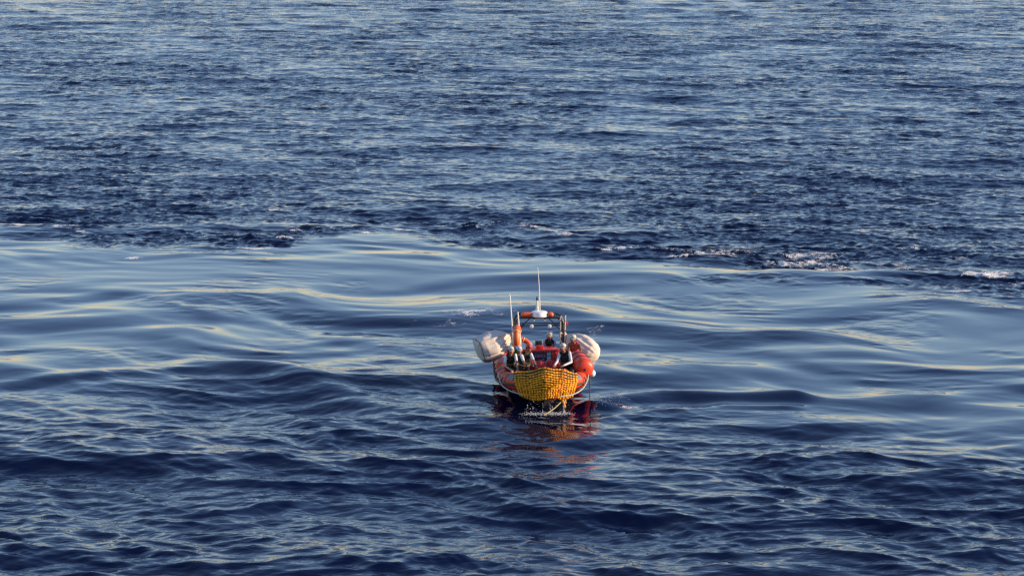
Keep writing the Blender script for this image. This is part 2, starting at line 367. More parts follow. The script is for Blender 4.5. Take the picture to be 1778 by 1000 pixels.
M = dict(
    tube=mat('orange_hypalon', (0.56, 0.045, 0.008), 0.5, noise=(2.2, 0.5, (0.38, 0.055, 0.025)), bump=0.15, bscale=9, spec=.3),
    tubegrey=mat('grey_hypalon', (0.10, 0.105, 0.115), 0.5, noise=(6, 0.5, (0.16, 0.16, 0.17)), bump=0.2, bscale=60),
    hull=mat('orange_hull_paint', (0.56, 0.035, 0.006), 0.40, noise=(3, 0.4, (0.36, 0.04, 0.02)), coat=0.2),
    keel=mat('dark_bottom_paint', (0.006, 0.006, 0.009), 0.6, noise=(4, .5, (0.014, 0.012, 0.014))),
    deck=mat('grey_deck', (0.10, 0.10, 0.105), 0.7, noise=(8, .5, (0.05, 0.05, 0.055)), bump=0.3, bscale=120),
    black=mat('black_powder_coat', (0.012, 0.013, 0.014), 0.33, noise=(15, .4, (0.04, 0.04, 0.04))),
    rubber=mat('black_rubber', (0.014, 0.014, 0.015), 0.6),
    white=mat('white_gelcoat', (0.76, 0.75, 0.72), 0.28, noise=(6, .35, (0.58, 0.56, 0.52))),
    helmet=mat('white_helmet_shell', (0.52, 0.49, 0.43), 0.5, noise=(14, .6, (0.32, 0.30, 0.26)), spec=.3),
    helmetblue=mat('pale_blue_helmet_shell', (0.46, 0.53, 0.60), 0.35, noise=(14, .4, (0.35, 0.40, 0.46))),
    helmetred=mat('red_helmet_shell', (0.42, 0.035, 0.025), 0.4, noise=(14, .4, (0.25, 0.03, 0.03))),
    paleline=mat('pale_green_hose', (0.28, 0.34, 0.30), 0.55, noise=(9, .6, (0.46, 0.46, 0.38))),
    console=mat('navy_console_panel', (0.010, 0.013, 0.030), 0.35, noise=(7, .5, (0.02, 0.024, 0.05))),
    red=mat('red_gelcoat', (0.52, 0.022, 0.016), 0.35, noise=(5, .4, (0.36, 0.02, 0.02))),
    teal=mat('teal_panel', (0.22, 0.36, 0.38), 0.4, noise=(9, .4, (0.40, 0.48, 0.48))),
    pink=mat('pink_lettering', (0.62, 0.16, 0.42), 0.5),
    glass=mat('dark_glass', (0.01, 0.012, 0.016), 0.08),
    lens=mat('lamp_lens', (0.72, 0.72, 0.66), 0.15),
    orange=mat('orange_plastic', (0.66, 0.105, 0.012), 0.45, noise=(7, .45, (0.56, 0.13, 0.05)), bump=.1, bscale=30),
    buoyrope=mat('white_buoy_rope', (0.60, 0.56, 0.48), 0.8),
    fender=mat('red_orange_inflatable', (0.62, 0.042, 0.009), 0.40, noise=(3, .35, (0.46, 0.06, 0.035)), bump=.15, bscale=8),
    sack=mat('white_woven_sack', (0.56, 0.49, 0.43), 0.8, noise=(3.5, .6, (0.40, 0.34, 0.30)), bump=.5, bscale=9),
    crimson=mat('crimson_fabric', (0.44, 0.020, 0.022), 0.55, noise=(8, .5, (0.26, 0.014, 0.02)), bump=.3, bscale=25),
    floaty=mat('yellow_float_foam', (0.78, 0.32, 0.004), 0.55, noise=(9, .5, (0.50, 0.18, 0.006)), spec=.3),
    net=mat('dark_olive_netting', (0.035, 0.024, 0.010), 0.85, noise=(20, .6, (0.07, 0.045, 0.014)), bump=.6, bscale=60),
    redrope=mat('red_rope', (0.50, 0.05, 0.02), 0.7),
    yrope=mat('wet_yellow_rope', (0.46, 0.42, 0.20), 0.5),
    skin=mat('skin', (0.40, 0.19, 0.115), 0.5, noise=(18, .35, (0.33, 0.14, 0.085))),
    skin2=mat('skin_tanned', (0.27, 0.125, 0.07), 0.5, noise=(18, .35, (0.2, 0.09, 0.05))),
    eye=mat('eye_dark', (0.02, 0.015, 0.012), 0.2), lip=mat('lip', (0.26, 0.075, 0.06), 0.5),
    hair=mat('dark_hair', (0.018, 0.012, 0.009), 0.55),
    shirt=mat('white_cotton', (0.60, 0.60, 0.64), 0.9, noise=(9, .6, (0.40, 0.40, 0.44)), bump=.5, bscale=22),
    greyshirt=mat('pale_grey_cotton', (0.34, 0.34, 0.38), 0.85, noise=(9, .35, (0.40, 0.40, 0.43)), bump=.5, bscale=22),
    redjacket=mat('red_jacket_nylon', (0.46, 0.028, 0.018), 0.6, noise=(8, .45, (0.34, 0.02, 0.016)), bump=.5, bscale=20),
    brownjacket=mat('brown_sleeve_fabric', (0.11, 0.06, 0.028), 0.7, noise=(8, .5, (0.06, 0.035, 0.02)), bump=.4, bscale=22),
    trousers=mat('dark_trousers', (0.014, 0.015, 0.022), 0.7, noise=(9, .5, (0.03, 0.03, 0.04)), bump=.5, bscale=18),
    boot=mat('black_boot', (0.012, 0.011, 0.011), 0.5), glove=mat('black_glove', (0.012, 0.012, 0.013), 0.6),
    vest=mat('black_life_vest', (0.010, 0.010, 0.011), 0.8, noise=(11, .6, (0.032, 0.026, 0.012)), bump=.4, bscale=26, spec=.25),
    webbing=mat('olive_webbing', (0.20, 0.17, 0.06), 0.7),
    steel=mat('weathered_aluminium', (0.55, 0.55, 0.53), 0.35, 0.6, noise=(20, .5, (0.4, 0.4, 0.38))),
    brass=mat('pale_wood_pole', (0.55, 0.49, 0.36), 0.5, noise=(20, .5, (0.38, 0.33, 0.22))),
    drop=mat('water_drop', (0.72, 0.74, 0.75), 0.15),
)

_n = M['floaty'].node_tree; _b = _n.nodes['Principled BSDF']; _src = _b.inputs['Base Color'].links[0].from_socket
_oi = _n.nodes.new('ShaderNodeObjectInfo'); _hs = _n.nodes.new('ShaderNodeHueSaturation'); _mr = _n.nodes.new('ShaderNodeMapRange')
_mr.inputs[3].default_value = 0.72; _mr.inputs[4].default_value = 1.08
_n.links.new(_oi.outputs['Random'], _mr.inputs[0]); _n.links.new(_mr.outputs[0], _hs.inputs['Value']); _n.links.new(_src, _hs.inputs['Color']); _n.links.new(_hs.outputs[0], _b.inputs['Base Color'])

# ------------------------------------------------------------------ the rescue boat
boat = thing('rescue_boat', 'orange rigid inflatable rescue boat with black roll cage heading towards the viewer', 'boat', (0, 0, 0))
half = [(1.22, 3.45, .60), (1.29, 2.2, .61), (1.31, 0.8, .64), (1.31, -0.5, .68), (1.28, -1.5, .75), (1.12, -2.35, .84), (0.70, -3.02, .91), (0.0, -3.30, .95)]
cl = catmull([(-x, y, z) for x, y, z in half] + [(x, y, z) for x, y, z in half[-2::-1]], 8)
RT = 0.275
rr = [RT] * len(cl)
for k in range(6): rr[k] = rr[-1 - k] = RT * (0.35 + 0.65 * math.sin(math.pi / 2 * k / 6))
col = MB().tube(cl, rr, 28).build('inflatable_collar', M['tube'], boat)
# joint seams, grey anti-chafe patches and straps round the collar
def ring_on(i, r, wdt, name, m, parent, a0=0, a1=2 * math.pi):
    p = cl[i]; d = (cl[i + 1] - cl[i - 1]).normalized(); s_, u_ = frame_of(d); mb = MB(); n = 24
    vs = []; fs = []
    full = a1 - a0 > 6.2
    for k in range(n + 1):
        t = a0 + (a1 - a0) * k / n; c = s_ * math.cos(t) + u_ * math.sin(t)
        for (h, q) in ((-.5, 0), (-.5, 1), (.5, 1), (.5, 0)): vs.append(p + d * (h * wdt) + c * (r + 0.012 * q - 0.004))
    for k in range(n):
        for q in range(4): fs.append((k * 4 + q, k * 4 + (q + 1) % 4, k * 4 + 4 + (q + 1) % 4, k * 4 + 4 + q))
    if not full: fs += [(0, 3, 2, 1), tuple(n * 4 + q for q in range(4))]
    return mb.add(vs, fs).build(name, m, parent)
N = len(cl)
for i in (8, 18, 38, N - 39, N - 19, N - 9): ring_on(i, RT, 0.05, 'collar_seam', M['tubegrey'], col)
for i in (26, 34, 41, N - 42, N - 35, N - 27): ring_on(i, RT + 0.004, 0.035, 'collar_strap', M['rubber'], col)
for i, wd in ((44, 0.34), (N - 45, 0.34), (24, 0.30), (N - 25, 0.30)): ring_on(i, RT + 0.002, wd, 'chafe_patch', M['tubegrey'], col, R(20), R(165))
# rubbing strake and black grab line festooned along both sides
def outward(i, s):
    d = (cl[min(i + 1, N - 1)] - cl[max(i - 1, 0)]).normalized(); o = V(0, 0, 1).cross(d).normalized()
    c = cl[i]
    if (c + o - V(0, 0, 0)).length < (c - o).length: o = -o
    return o
st_pts = [cl[i] + outward(i, 0) * (RT + 0.012) + V(0, 0, -0.05) for i in range(4, N - 4)]
MB().tube(st_pts, 0.04, 8).build('rubbing_strake', M['rubber'], boat)
for lo, hi in ((9, 40), (N - 41, N - 10)):
    pts = []
    for i in range(lo, hi):
        ph = (i - lo) % 5 / 5.0; sag = math.sin(math.pi * ph); o = outward(i, 0)
        a = R(28 - 50 * sag); pts.append(cl[i] + o * (math.cos(a) * (RT + 0.02)) + V(0, 0, math.sin(a) * (RT + 0.02)))
    MB().tube(catmull(pts, 3), 0.016, 6).build('grab_line', M['rubber'], boat)
# hull
ST = [(3.3, 1.10, .10, -.45, 1.22, .50), (1.5, 1.12, .12, -.45, 1.27, .52), (0, 1.12, .16, -.42, 1.27, .55), (-1.2, 1.0, .26, -.32, 1.17, .62), (-2.1, .80, .40, -.10, .95, .70), (-2.75, .48, .56, .22, .62, .77), (-3.15, .18, .70, .52, .26, .82), (-3.34, .03, .80, .74, .03, .86)]
rows = []
for y, cw, cz, kz, sw, sz in ST:
    rows.append([(-sw, y, sz), (-cw - .02, y, cz + .10), (-cw, y, cz), (-cw * .5, y, (cz + kz) / 2 - .01), (0, y, kz), (cw * .5, y, (cz + kz) / 2 - .01), (cw, y, cz), (cw + .02, y, cz + .10), (sw, y, sz)])
vs = [p for r_ in rows for p in r_]; fs = []; mi = []
for i in range(len(rows) - 1):
    for k in range(8): fs.append((i * 9 + k, i * 9 + k + 1, i * 9 + 10 + k, i * 9 + 9 + k))
mb = MB().add(vs, fs); mb.add(rows[0], [tuple(range(9))]); mb.m = [1 if k % 8 in (2, 3, 4, 5) and k < 56 else 0 for k in range(len(mb.f))]
hull = mb.build('hull', [M['hull'], M['keel']], boat)
dk = [(y, sw - .06) for y, cw, cz, kz, sw, sz in ST[:-1]]
mb = MB(); vs = []; fs = []
for y, hw in dk: vs += [(-hw, y, .50 + max(0, -y - 1.2) * .10), (hw, y, .50 + max(0, -y - 1.2) * .10)]
for i in range(len(dk) - 1): fs.append((2 * i, 2 * i + 1, 2 * i + 3, 2 * i + 2))
mb.add(vs, fs).build('deck', M['deck'], boat, smooth=False)
MB().box((0, 3.28, .62), (2.3, .10, .55), bev=.03).build('transom', M['hull'], boat)
MB().box((0, 2.75, .62), (1.0, .7, .26), bev=.05).build('engine_box', M['red'], boat)
MB().box((0, -2.35, .68), (1.0, .7, .22), bev=.05).build('bow_locker', M['tubegrey'], boat)
# pale hose hung round the bow
hose = catmull([(-1.52, -1.75, .96), (-1.50, -2.05, .86), (-1.40, -2.5, .70), (-1.08, -3.0, .60), (-.45, -3.56, .55), (0.0, -3.72, .54), (.5, -3.6, .55), (.95, -3.32, .57), (1.28, -2.9, .67), (1.48, -2.3, .84), (1.53, -1.9, .94)], 8)
MB().tube(hose, 0.023, 10).build('bow_hose', M['paleline'], boat)
# roll cage
cage_x = 0.84
def arch(y, zt, hx=cage_x, r_=0.22, lean=0.0):
    p = [V(-hx - .03, y + lean, .48), V(-hx - .015, y + lean * .5, 1.4)]
    for k in range(7):
        a = math.pi - k * math.pi / 12; p.append(V(-hx + r_ + r_ * math.cos(a), y, zt - r_ + r_ * math.sin(a)))
    q = [V(-v.x, v.y, v.z) for v in reversed(p)]
    return p + q
cg = MB(); cg.tube(arch(1.15, 2.40), 0.038, 10); front = cg.build('cage_arch', M['black'], boat)
cg = MB(); cg.tube(arch(2.05, 2.38), 0.038, 10).build('cage_arch', M['black'], boat)
cg = MB(); cg.tube(arch(1.62, 2.41, hx=.70, r_=.18)[2:-2], 0.025, 8).build('cage_arch', M['black'], boat)
for x in (-.58, .58, -.2, .2): MB().tube([(x, 1.15, 2.40), (x, 2.05, 2.38)], 0.024, 8).build('cage_rail', M['black'], boat)
for z in (2.13, 2.20): MB().tube([(-.79, 1.15, z), (.79, 1.15, z)], 0.022, 8).build('cage_crossbar', M['black'], boat)
for s in (-1, 1):
    MB().tube([(s * .30, 1.15, 2.40), (s * .60, 1.15, 2.14)], 0.020, 8).build('cage_brace', M['black'], boat)
    MB().tube([(s * .52, 1.15, 2.16), (s * .80, 1.15, 1.92)], 0.020, 8).build('cage_brace', M['black'], boat)
    MB().tube([(s * .80, 1.15, 1.45), (s * .80, 2.05, 1.45)], 0.022, 8).build('cage_rail', M['black'], boat)
    MB().tube([(s * .80, 1.15, 2.20), (s * .80, 2.05, 2.20)], 0.022, 8).build('cage_rail', M['black'], boat)
# radar dome, mast, aerials, lamps
MB().lathe([(.20, 2.40), (.275, 2.41), (.30, 2.435), (.298, 2.47), (.28, 2.55), (.262, 2.585), (.21, 2.602), (.10, 2.61), (.01, 2.612)], (0.01, 1.33, 0), 32).build('radar_dome', M['white'], boat)
MB().box((0.01, 1.33, 2.385), (.40, .36, .03), bev=.01).build('radar_bracket', M['black'], boat)
ms = MB().tube([(-.05, 1.95, 2.36), (-.04, 1.95, 2.62), (-.04, 1.95, 2.88)], [.07, .05, .032], 10).build('mast', M['steel'], boat)
MB().lathe([(.035, 2.88), (.042, 2.90), (.042, 2.99), (.025, 3.01), (.005, 3.015)], (-.04, 1.95, 0), 12).build('mast_light', M['black'], ms)
def whip(path, r0, r1, tipname=None):
    n = len(path); o = MB().tube(path, [r0 + (r1 - r0) * i / (n - 1) for i in range(n)], 8).build('whip_aerial', M['white'], boat); return o
whip([(.06, 2.0, 2.38), (.05, 2.0, 2.75), (.03, 2.0, 3.4), (-.02, 2.0, 4.05)], .022, .009)
wl = whip([(-.90, 1.05, 1.20), (-.93, 1.02, 1.7), (-.98, 1.0, 2.4), (-1.04, 1.0, 3.24)], .028, .018)
MB().tube([(-1.04, 1.0, 3.22), (-1.065, 1.0, 3.26), (-1.105, 1.0, 3.23)], .016, 6).build('aerial_hook', M['white'], wl)
whip([(-.66, 1.02, 1.25), (-.70, 1.05, 1.9), (-.76, 1.08, 2.62)], .030, .020)
for s, x0, x1 in ((-1, -.62, -.25), (1, .30, .48)):
    MB().capsule((x0 + .06, 1.22, 2.50), (x1 - .06, 1.22, 2.50), .085, .085, 14).build('signal_buoy', M['orange'], boat)
for x in (-.18, .20):
    q = MB().box((x, 1.12, 2.315), (.07, .08, .10), bev=.015).build('work_light', M['black'], boat)
    MB().box((x, 1.077, 2.315), (.05, .008, .06)).build('lens', M['lens'], q)
for x in (-.27, .36):
    rt = Matrix.Rotation(R(90), 3, 'X')
    q = MB().lathe([(.03, -.10), (.055, -.06), (.070, .0), (.074, .04)], (x, 1.10, 2.11), 18, rt).build('spotlight', M['steel'], boat)
    MB().lathe([(.066, .041), (.04, .052), (.005, .056)], (x, 1.10, 2.11), 18, rt).build('lens', M['lens'], q)
MB().tube([(.36, 1.08, 2.08), (.37, 1.08, 1.8), (.38, 1.1, 1.75)], .008, 5).build('lamp_cable', M['rubber'], boat)
pl = MB().tube([(.98, 2.1, .9), (.98, 2.1, 1.95)], .02, 8).build('light_post', M['black'], boat)
MB().box((.98, 2.1, 2.02), (.16, .12, .14), bev=.03).build('navigation_light', M['red'], pl)
# console
con = MB().box((0.10, .55, .93), (.92, .62, .88), bev=.05).build('console', M['red'], boat)
MB().box((.03, .228, 1.02), (.76, .02, .66), bev=.006).build('front_panel', M['console'], con)
MB().box((0.10, .50, 1.40), (.98, .72, .08), bev=.035).build('console_top', M['red'], con)
for z0, z1 in ((1.21, 1.34), (1.04, 1.19), (.90, 1.02)): MB().box((.30, .212, (z0 + z1) / 2), (.15, .012, z1 - z0), bev=.004).build('locker_hatch', M['teal'], con)
MB().box((.46, .20, 1.10), (.13, .05, .52), bev=.015).build('console_cheek', M['red'], con)
MB().box((-.02, .40, 1.49), (.25, .22, .13), bev=.03).build('instrument_box', M['red'], con)
sc_ = MB().box((-.05, .62, 1.58), (.24, .07, .20), bev=.02).build('plotter_screen', M['black'], con)
MB().box((-.05, .657, 1.58), (.20, .006, .16)).build('screen_glass', M['glass'], sc_)
whl = MB().tube([V(.34 + .17 * math.cos(t), .93 + .06 * math.sin(t), 1.38 + .16 * math.sin(t)) for t in [k * math.pi / 10 for k in range(20)]], .014, 8, closed=True).build('steering_wheel', M['black'], con)
MB().box((.36, 1.45, .74), (.42, .60, .46), bev=.08).build('helm_seat', M['rubber'], boat)
MB().box((.36, 1.76, 1.10), (.42, .12, .40), bev=.05).build('seat_back', M['rubber'], boat)
fc = bpy.data.curves.new('lettering', 'FONT'); fc.body = 'ORCA'; fc.size = .125; fc.extrude = .003; fc.align_x = 'CENTER'; fc.space_character = 1.12; fc.offset = 0.002
fo = bpy.data.objects.new('lettering_curve', fc); COL.objects.link(fo)
dg = bpy.context.evaluated_depsgraph_get(); tm = bpy.data.meshes.new_from_object(fo.evaluated_get(dg)); bpy.data.objects.remove(fo)
tm.transform(Matrix.Translation((-.01, .212, 1.16)) @ Matrix.Rotation(R(90), 4, 'X')); tm.materials.append(M['pink'])
tm.name = 'lettering'; to = bpy.data.objects.new('lettering', tm); COL.objects.link(to); to.parent = con
MB().box((.10, .214, 1.09), (.10, .006, .018)).build('lettering_rule', M['teal'], con)
MB().box((-.05, .214, 1.085), (.16, .006, .008)).build('lettering_rule', M['pink'], con)

# ------------------------------------------------------------------ float net over the bow
net = thing('float_net', 'yellow scramble net of foam floats hanging over the bow of the boat', 'net', (0.03, -3.35, 1.0))
def net_pt(u, v, off=0.0):
    a = abs(u)
    hw = 1.07 - .17 * max(0, v - .35) / .65 - .05 * max(0, v - .8)
    zt = 1.47 - .30 * a ** 1.25 - .02 * math.sin(u * 9); zb = .44 + .07 * a * a + .05 * math.sin(u * 4 + 1) - (.13 * math.exp(-((u - .62) / .13) ** 2))
    yf = -3.80 + .62 * a ** 1.8
    back = .46 * (1 - math.sin(min(1.0, max(0.0, v + .02) / .38) * math.pi / 2))
    y = yf + back + (.10 * (v - .6) if v > .6 else 0) + off
    z = zt + (zb - zt) * (max(v, 0) ** 1.12) - .05 * max(0, -v) * 10
    y += .5 * max(0, -v) * 4
    return V(.03 + u * hw, y, z)
NC, NR = 22, 13
rng = random.Random(5)
nm = MB(); vs = []; fs = []; nu, nv = 45, 27
for q in (0, 1):
    for j in range(nv):
        for i in range(nu):
            vs.append(net_pt(-1 + 2 * i / (nu - 1), -.12 + 1.10 * j / (nv - 1), .045 + .06 * q) - V(0, 0, .05 * q))
K = nu * nv
for j in range(nv - 1):
    for i in range(nu - 1):
        a = j * nu + i; fs.append((a, a + nu, a + nu + 1, a + 1)); fs.append((K + a, K + a + 1, K + a + nu + 1, K + a + nu))
edge = [i for i in range(nu)] + [j * nu + nu - 1 for j in range(1, nv)] + [(nv - 1) * nu + i for i in range(nu - 2, -1, -1)] + [j * nu for j in range(nv - 2, 0, -1)]
for a, b in zip(edge, edge[1:] + edge[:1]): fs.append((a, b, K + b, K + a))
nm.add(vs, fs).build('netting', M['net'], net)
fp = [(.012, -.056), (.026, -.050), (.036, -.030), (.039, 0), (.036, .030), (.026, .050), (.012, .056)]
fl_mb = MB().lathe(fp, (0, 0, 0), 9)
fl0 = fl_mb.build('net_float', M['floaty'], net, base=(0, 0, 0)); fl_me = fl0.data; first = True
nb = BASE[net.name]
def put_float(p, d, sc):
    global first
    o = fl0 if first else bpy.data.objects.new('net_float', fl_me)
    if not first: COL.objects.link(o); o.parent = net
    first = False
    o.location = p - nb; o.rotation_euler = d.to_track_quat('Z', 'Y').to_euler(); o.scale = sc
for j in range(NR):
    v = (j + .25) / NR
    if j == 0: v = .0
    for i in range(NC):
        u = -1 + 2 * (i + .5 + (.5 if j % 2 and j > 8 else 0) * .3) / NC
        if abs(u) > 1: continue
        p = net_pt(u, v) + V(rng.uniform(-.007, .007), rng.uniform(-.012, .010), rng.uniform(-.007, .007) + .012 * math.sin(u * 5 + j * .5))
        d = (net_pt(u + .02, v) - net_pt(u - .02, v)).normalized()
        if j >= 9:
            d = (net_pt(u, v + .02) - net_pt(u, v - .02)).normalized() + V(rng.uniform(-.2, .2), 0, 0); f = rng.uniform(1.05, 1.25); sc = (f, f, .78)
        else:
            d += V(rng.uniform(-.12, .12), 0, rng.uniform(-.16, .16)); f = rng.uniform(.76, .90); sc = (f, f, rng.uniform(1.0, 1.08))
        put_float(p, d.normalized(), sc)
for k, (dx, dz) in enumerate(((-.05, 0), (.03, .01), (-.01, -.07), (.04, -.06), (.0, -.13), (.02, -.18))):   # bunched tail at the lower edge
    put_float(V(.62 + dx, -3.60 + .02 * (k % 2), .40 + dz), V(.2 * (k % 3 - 1), .1, -1).normalized(), (1, 1, .9))
for i in range(0, NC + 1, 2):
    u = -1 + 2 * i / NC; u = max(-.985, min(.985, u))
    MB().tube([net_pt(u, v / 12 * .98, -.012) for v in range(13)], .008, 5).build('net_rope', M['net'], net)
for j in range(0, 9):
    v = (j + .25) / NR if j else 0
    MB().tube([net_pt(-.98 + 1.96 * i / 24, v + .034, .01) for i in range(25)], .011, 5).build('net_rope', M['net'], net)
single(MB().tube(catmull([(.80, -2.6, 1.22), (.62, -3.25, 1.40), (.60, -3.72, 1.18), (.52, -3.86, .95), (.40, -3.88, .72), (.30, -3.88, .52), (.12, -3.80, .47)], 6), .016, 7), 'rope', M['redrope'], (.5, -3.5, .9),
       'thin red rope running diagonally down across the yellow float net', 'rope')
single(MB().tube(catmull([(.50, -3.72, .38), (.30, -3.85, .22), (.08, -4.0, .10), (-.08, -4.1, .03)], 6), .018, 7), 'rope', M['yrope'], (.2, -3.9, .1),
       'pale wet rope end trailing from the bottom of the net to the water', 'rope')
single(MB().tube(catmull([(1.55, -1.80, .98), (1.58, -2.0, .80), (1.57, -2.06, .45), (1.58, -2.1, .15), (1.57, -2.15, -.12)], 6), .017, 7), 'rope', M['rubber'], (1.6, -2.1, .4),
       'dark mooring rope hanging straight down below the red orange inflatable cylinder', 'rope')
single(MB().tube(catmull([(1.02, -1.9, 1.05), (1.22, -2.35, .92), (1.36, -2.65, .68), (1.30, -2.85, .58)], 6), .016, 7), 'rope', M['rubber'], (1.2, -2.4, .8),
       'short black rope crossing the collar between the net and the pale bow hose', 'rope')

# ------------------------------------------------------------------ inflatable cylinder, white buoy, crimson roll
A, B = V(1.40, -1.86, 1.15), V(1.20, -.72, 1.30)
ax = (B - A).normalized()
fd = thing('rescue_float', 'fat red orange inflatable cylinder lashed along the collar below the sunlit sack', 'float', (1.4, -1.2, .95))
prof = [(-.12, .02), (-.115, .10), (-.092, .195), (-.05, .275), (0, .318), (.05, .332), (.12, .329)]
path = [A + ax * h for h, r_ in prof] + [A + (B - A) * t for t in (.2, .4, .6, .8, .9)] + [B, B + ax * .08, B + ax * .14, B + ax * .17]
rads = [r_ for h, r_ in prof] + [.329, .324, .318, .31, .30] + [.28, .22, .12, .02]
MB().tube(path, rads, 30).build('inflatable_body', M['fender'], fd)
s_, u_ = frame_of(ax)
for h, wd in ((.05, .03), (.45, .05), (.85, .05)):
    c = A + ax * h; MB().tube([c + (s_ * math.cos(t) + u_ * math.sin(t)) * .331 for t in [k * math.pi / 16 for k in range(32)]], .014, 6, closed=True).build('lashing', M['tube'] if h < .1 else M['rubber'], fd)
MB().lathe([(.05, -.02), (.05, .0), (.03, .03), (.005, .035)], A - ax * .125, 12, ax.to_track_quat('-Z', 'Y').to_matrix()).build('valve', M['rubber'], fd)
bu = MB(); bu.lathe([(.005, -.125), (.06, -.11), (.105, -.06), (.12, 0), (.105, .06), (.06, .11), (.03, .13), (.026, .17), (.005, .175)], (1.69, -1.55, .93), 20)
bw = thing('mooring_buoy', 'small white ball buoy hanging beside the red orange inflatable cylinder', 'buoy', (1.69, -1.55, .80))
bu.build('buoy_ball', M['white'], bw); MB().tube(catmull([(1.69, -1.55, 1.09), (1.66, -1.52, 1.18), (1.56, -1.48, 1.34)], 5), .012, 6).build('buoy_line', M['rubber'], bw)
cr = thing('fabric_roll', 'crimson ribbed fabric roll lying in the bow behind the yellow net', 'roll', (-.02, -1.5, .5))
n = 60; pts = [V(-.42 + .98 * t / n, -1.55 + .05 * math.sin(t * .2), 1.20 + .03 * math.sin(t * .35)) for t in range(n + 1)]
MB().tube(pts, [.155 + .022 * abs(math.sin(t * math.pi / 6)) if 1 < t < n - 1 else .10 for t in range(n + 1)], 18).build('rolled_cloth', M['crimson'], cr)
for t in (10, 26, 44):
    c = pts[t]; MB().tube([c + V(.0, math.cos(k * math.pi / 12), math.sin(k * math.pi / 12)) * .178 for k in range(24)], .010, 6, closed=True).build('tie', M['redrope'], cr)
MB().box((.06, -1.55, .77), (.9, .42, .56), bev=.05).build('roll_cradle', M['tubegrey'], cr)

# ------------------------------------------------------------------ lifebuoys on the cage
def buoy(c, axis, Rm, r_, gap, name, label):
    s_, u_ = frame_of(axis); c = Vector(c); t_ = thing(name, label, 'lifebuoy', c - V(0, 0, Rm + r_), 'orange lifebuoys tied to the roll cage')
    a0 = gap / 2; pts = [c + (u_ * -math.cos(a) + s_ * math.sin(a)) * Rm for a in [a0 + (2 * math.pi - gap) * k / 40 for k in range(41 if gap else 40)]]
    if gap: rad_ = [r_ * min(1, .35 + .65 * math.sin(math.pi / 2 * min(1, min(k, 40 - k) / 3))) for k in range(41)]
    else: rad_ = [r_] * 40
    MB().tube(pts, rad_, 16, closed=not gap).build('buoyant_ring', M['orange'], t_)
    for k in (6, 15, 25, 34):
        p = pts[k]; d = (pts[k + 1] - pts[k - 1]).normalized(); a, b = frame_of(d)
        MB().tube([p + d * h + (a * math.cos(q) + b * math.sin(q)) * (r_ + .006) for h, q in [((j % 2) * .004, j * math.pi / 8) for j in range(16)]], .014, 6, closed=True).build('rope_band', M['buoyrope'], t_)
    return t_
buoy((-.78, .90, 1.74), V(.985, -.15, .03), .33, .115, 0, 'lifebuoy', 'orange ring lifebuoy tied upright to the roll cage beside the grey sack')
buoy((-.58, 1.75, 1.30), V(.35, -.55, .75), .30, .09, 1.5, 'lifebuoy', 'orange horseshoe lifebuoy hung inside the cage behind the red helmeted person')

# ------------------------------------------------------------------ boat hooks lashed to the right cage leg
for x, lean, top, m_, lb in ((.74, .0, 2.46, M['steel'], 'pale metal boat hook pole nearest the helmsman on the cage leg'), (.88, .03, 2.50, M['brass'], 'pale wooden paddle shaft on the outer side of the cage leg')):
    t_ = thing('boat_hook', lb, 'pole', (x, 1.06, .9), 'poles lashed to the roll cage')
    MB().tube([(x, 1.06, .9), (x + lean, 1.06, top)], .022, 8).build('shaft', m_, t_)
    MB().tube([(x + lean, 1.06, top), (x + lean, 1.06, top + .06), (x + lean + .04, 1.06, top + .08)], .015, 6).build('hook', M['black'], t_)
    for z in (1.5, 1.95, 2.3): MB().tube([(x + lean * .6, 1.06, z - .02), (x + lean * .6, 1.06, z + .02)], .027, 8).build('lashing', M['rubber'], t_)

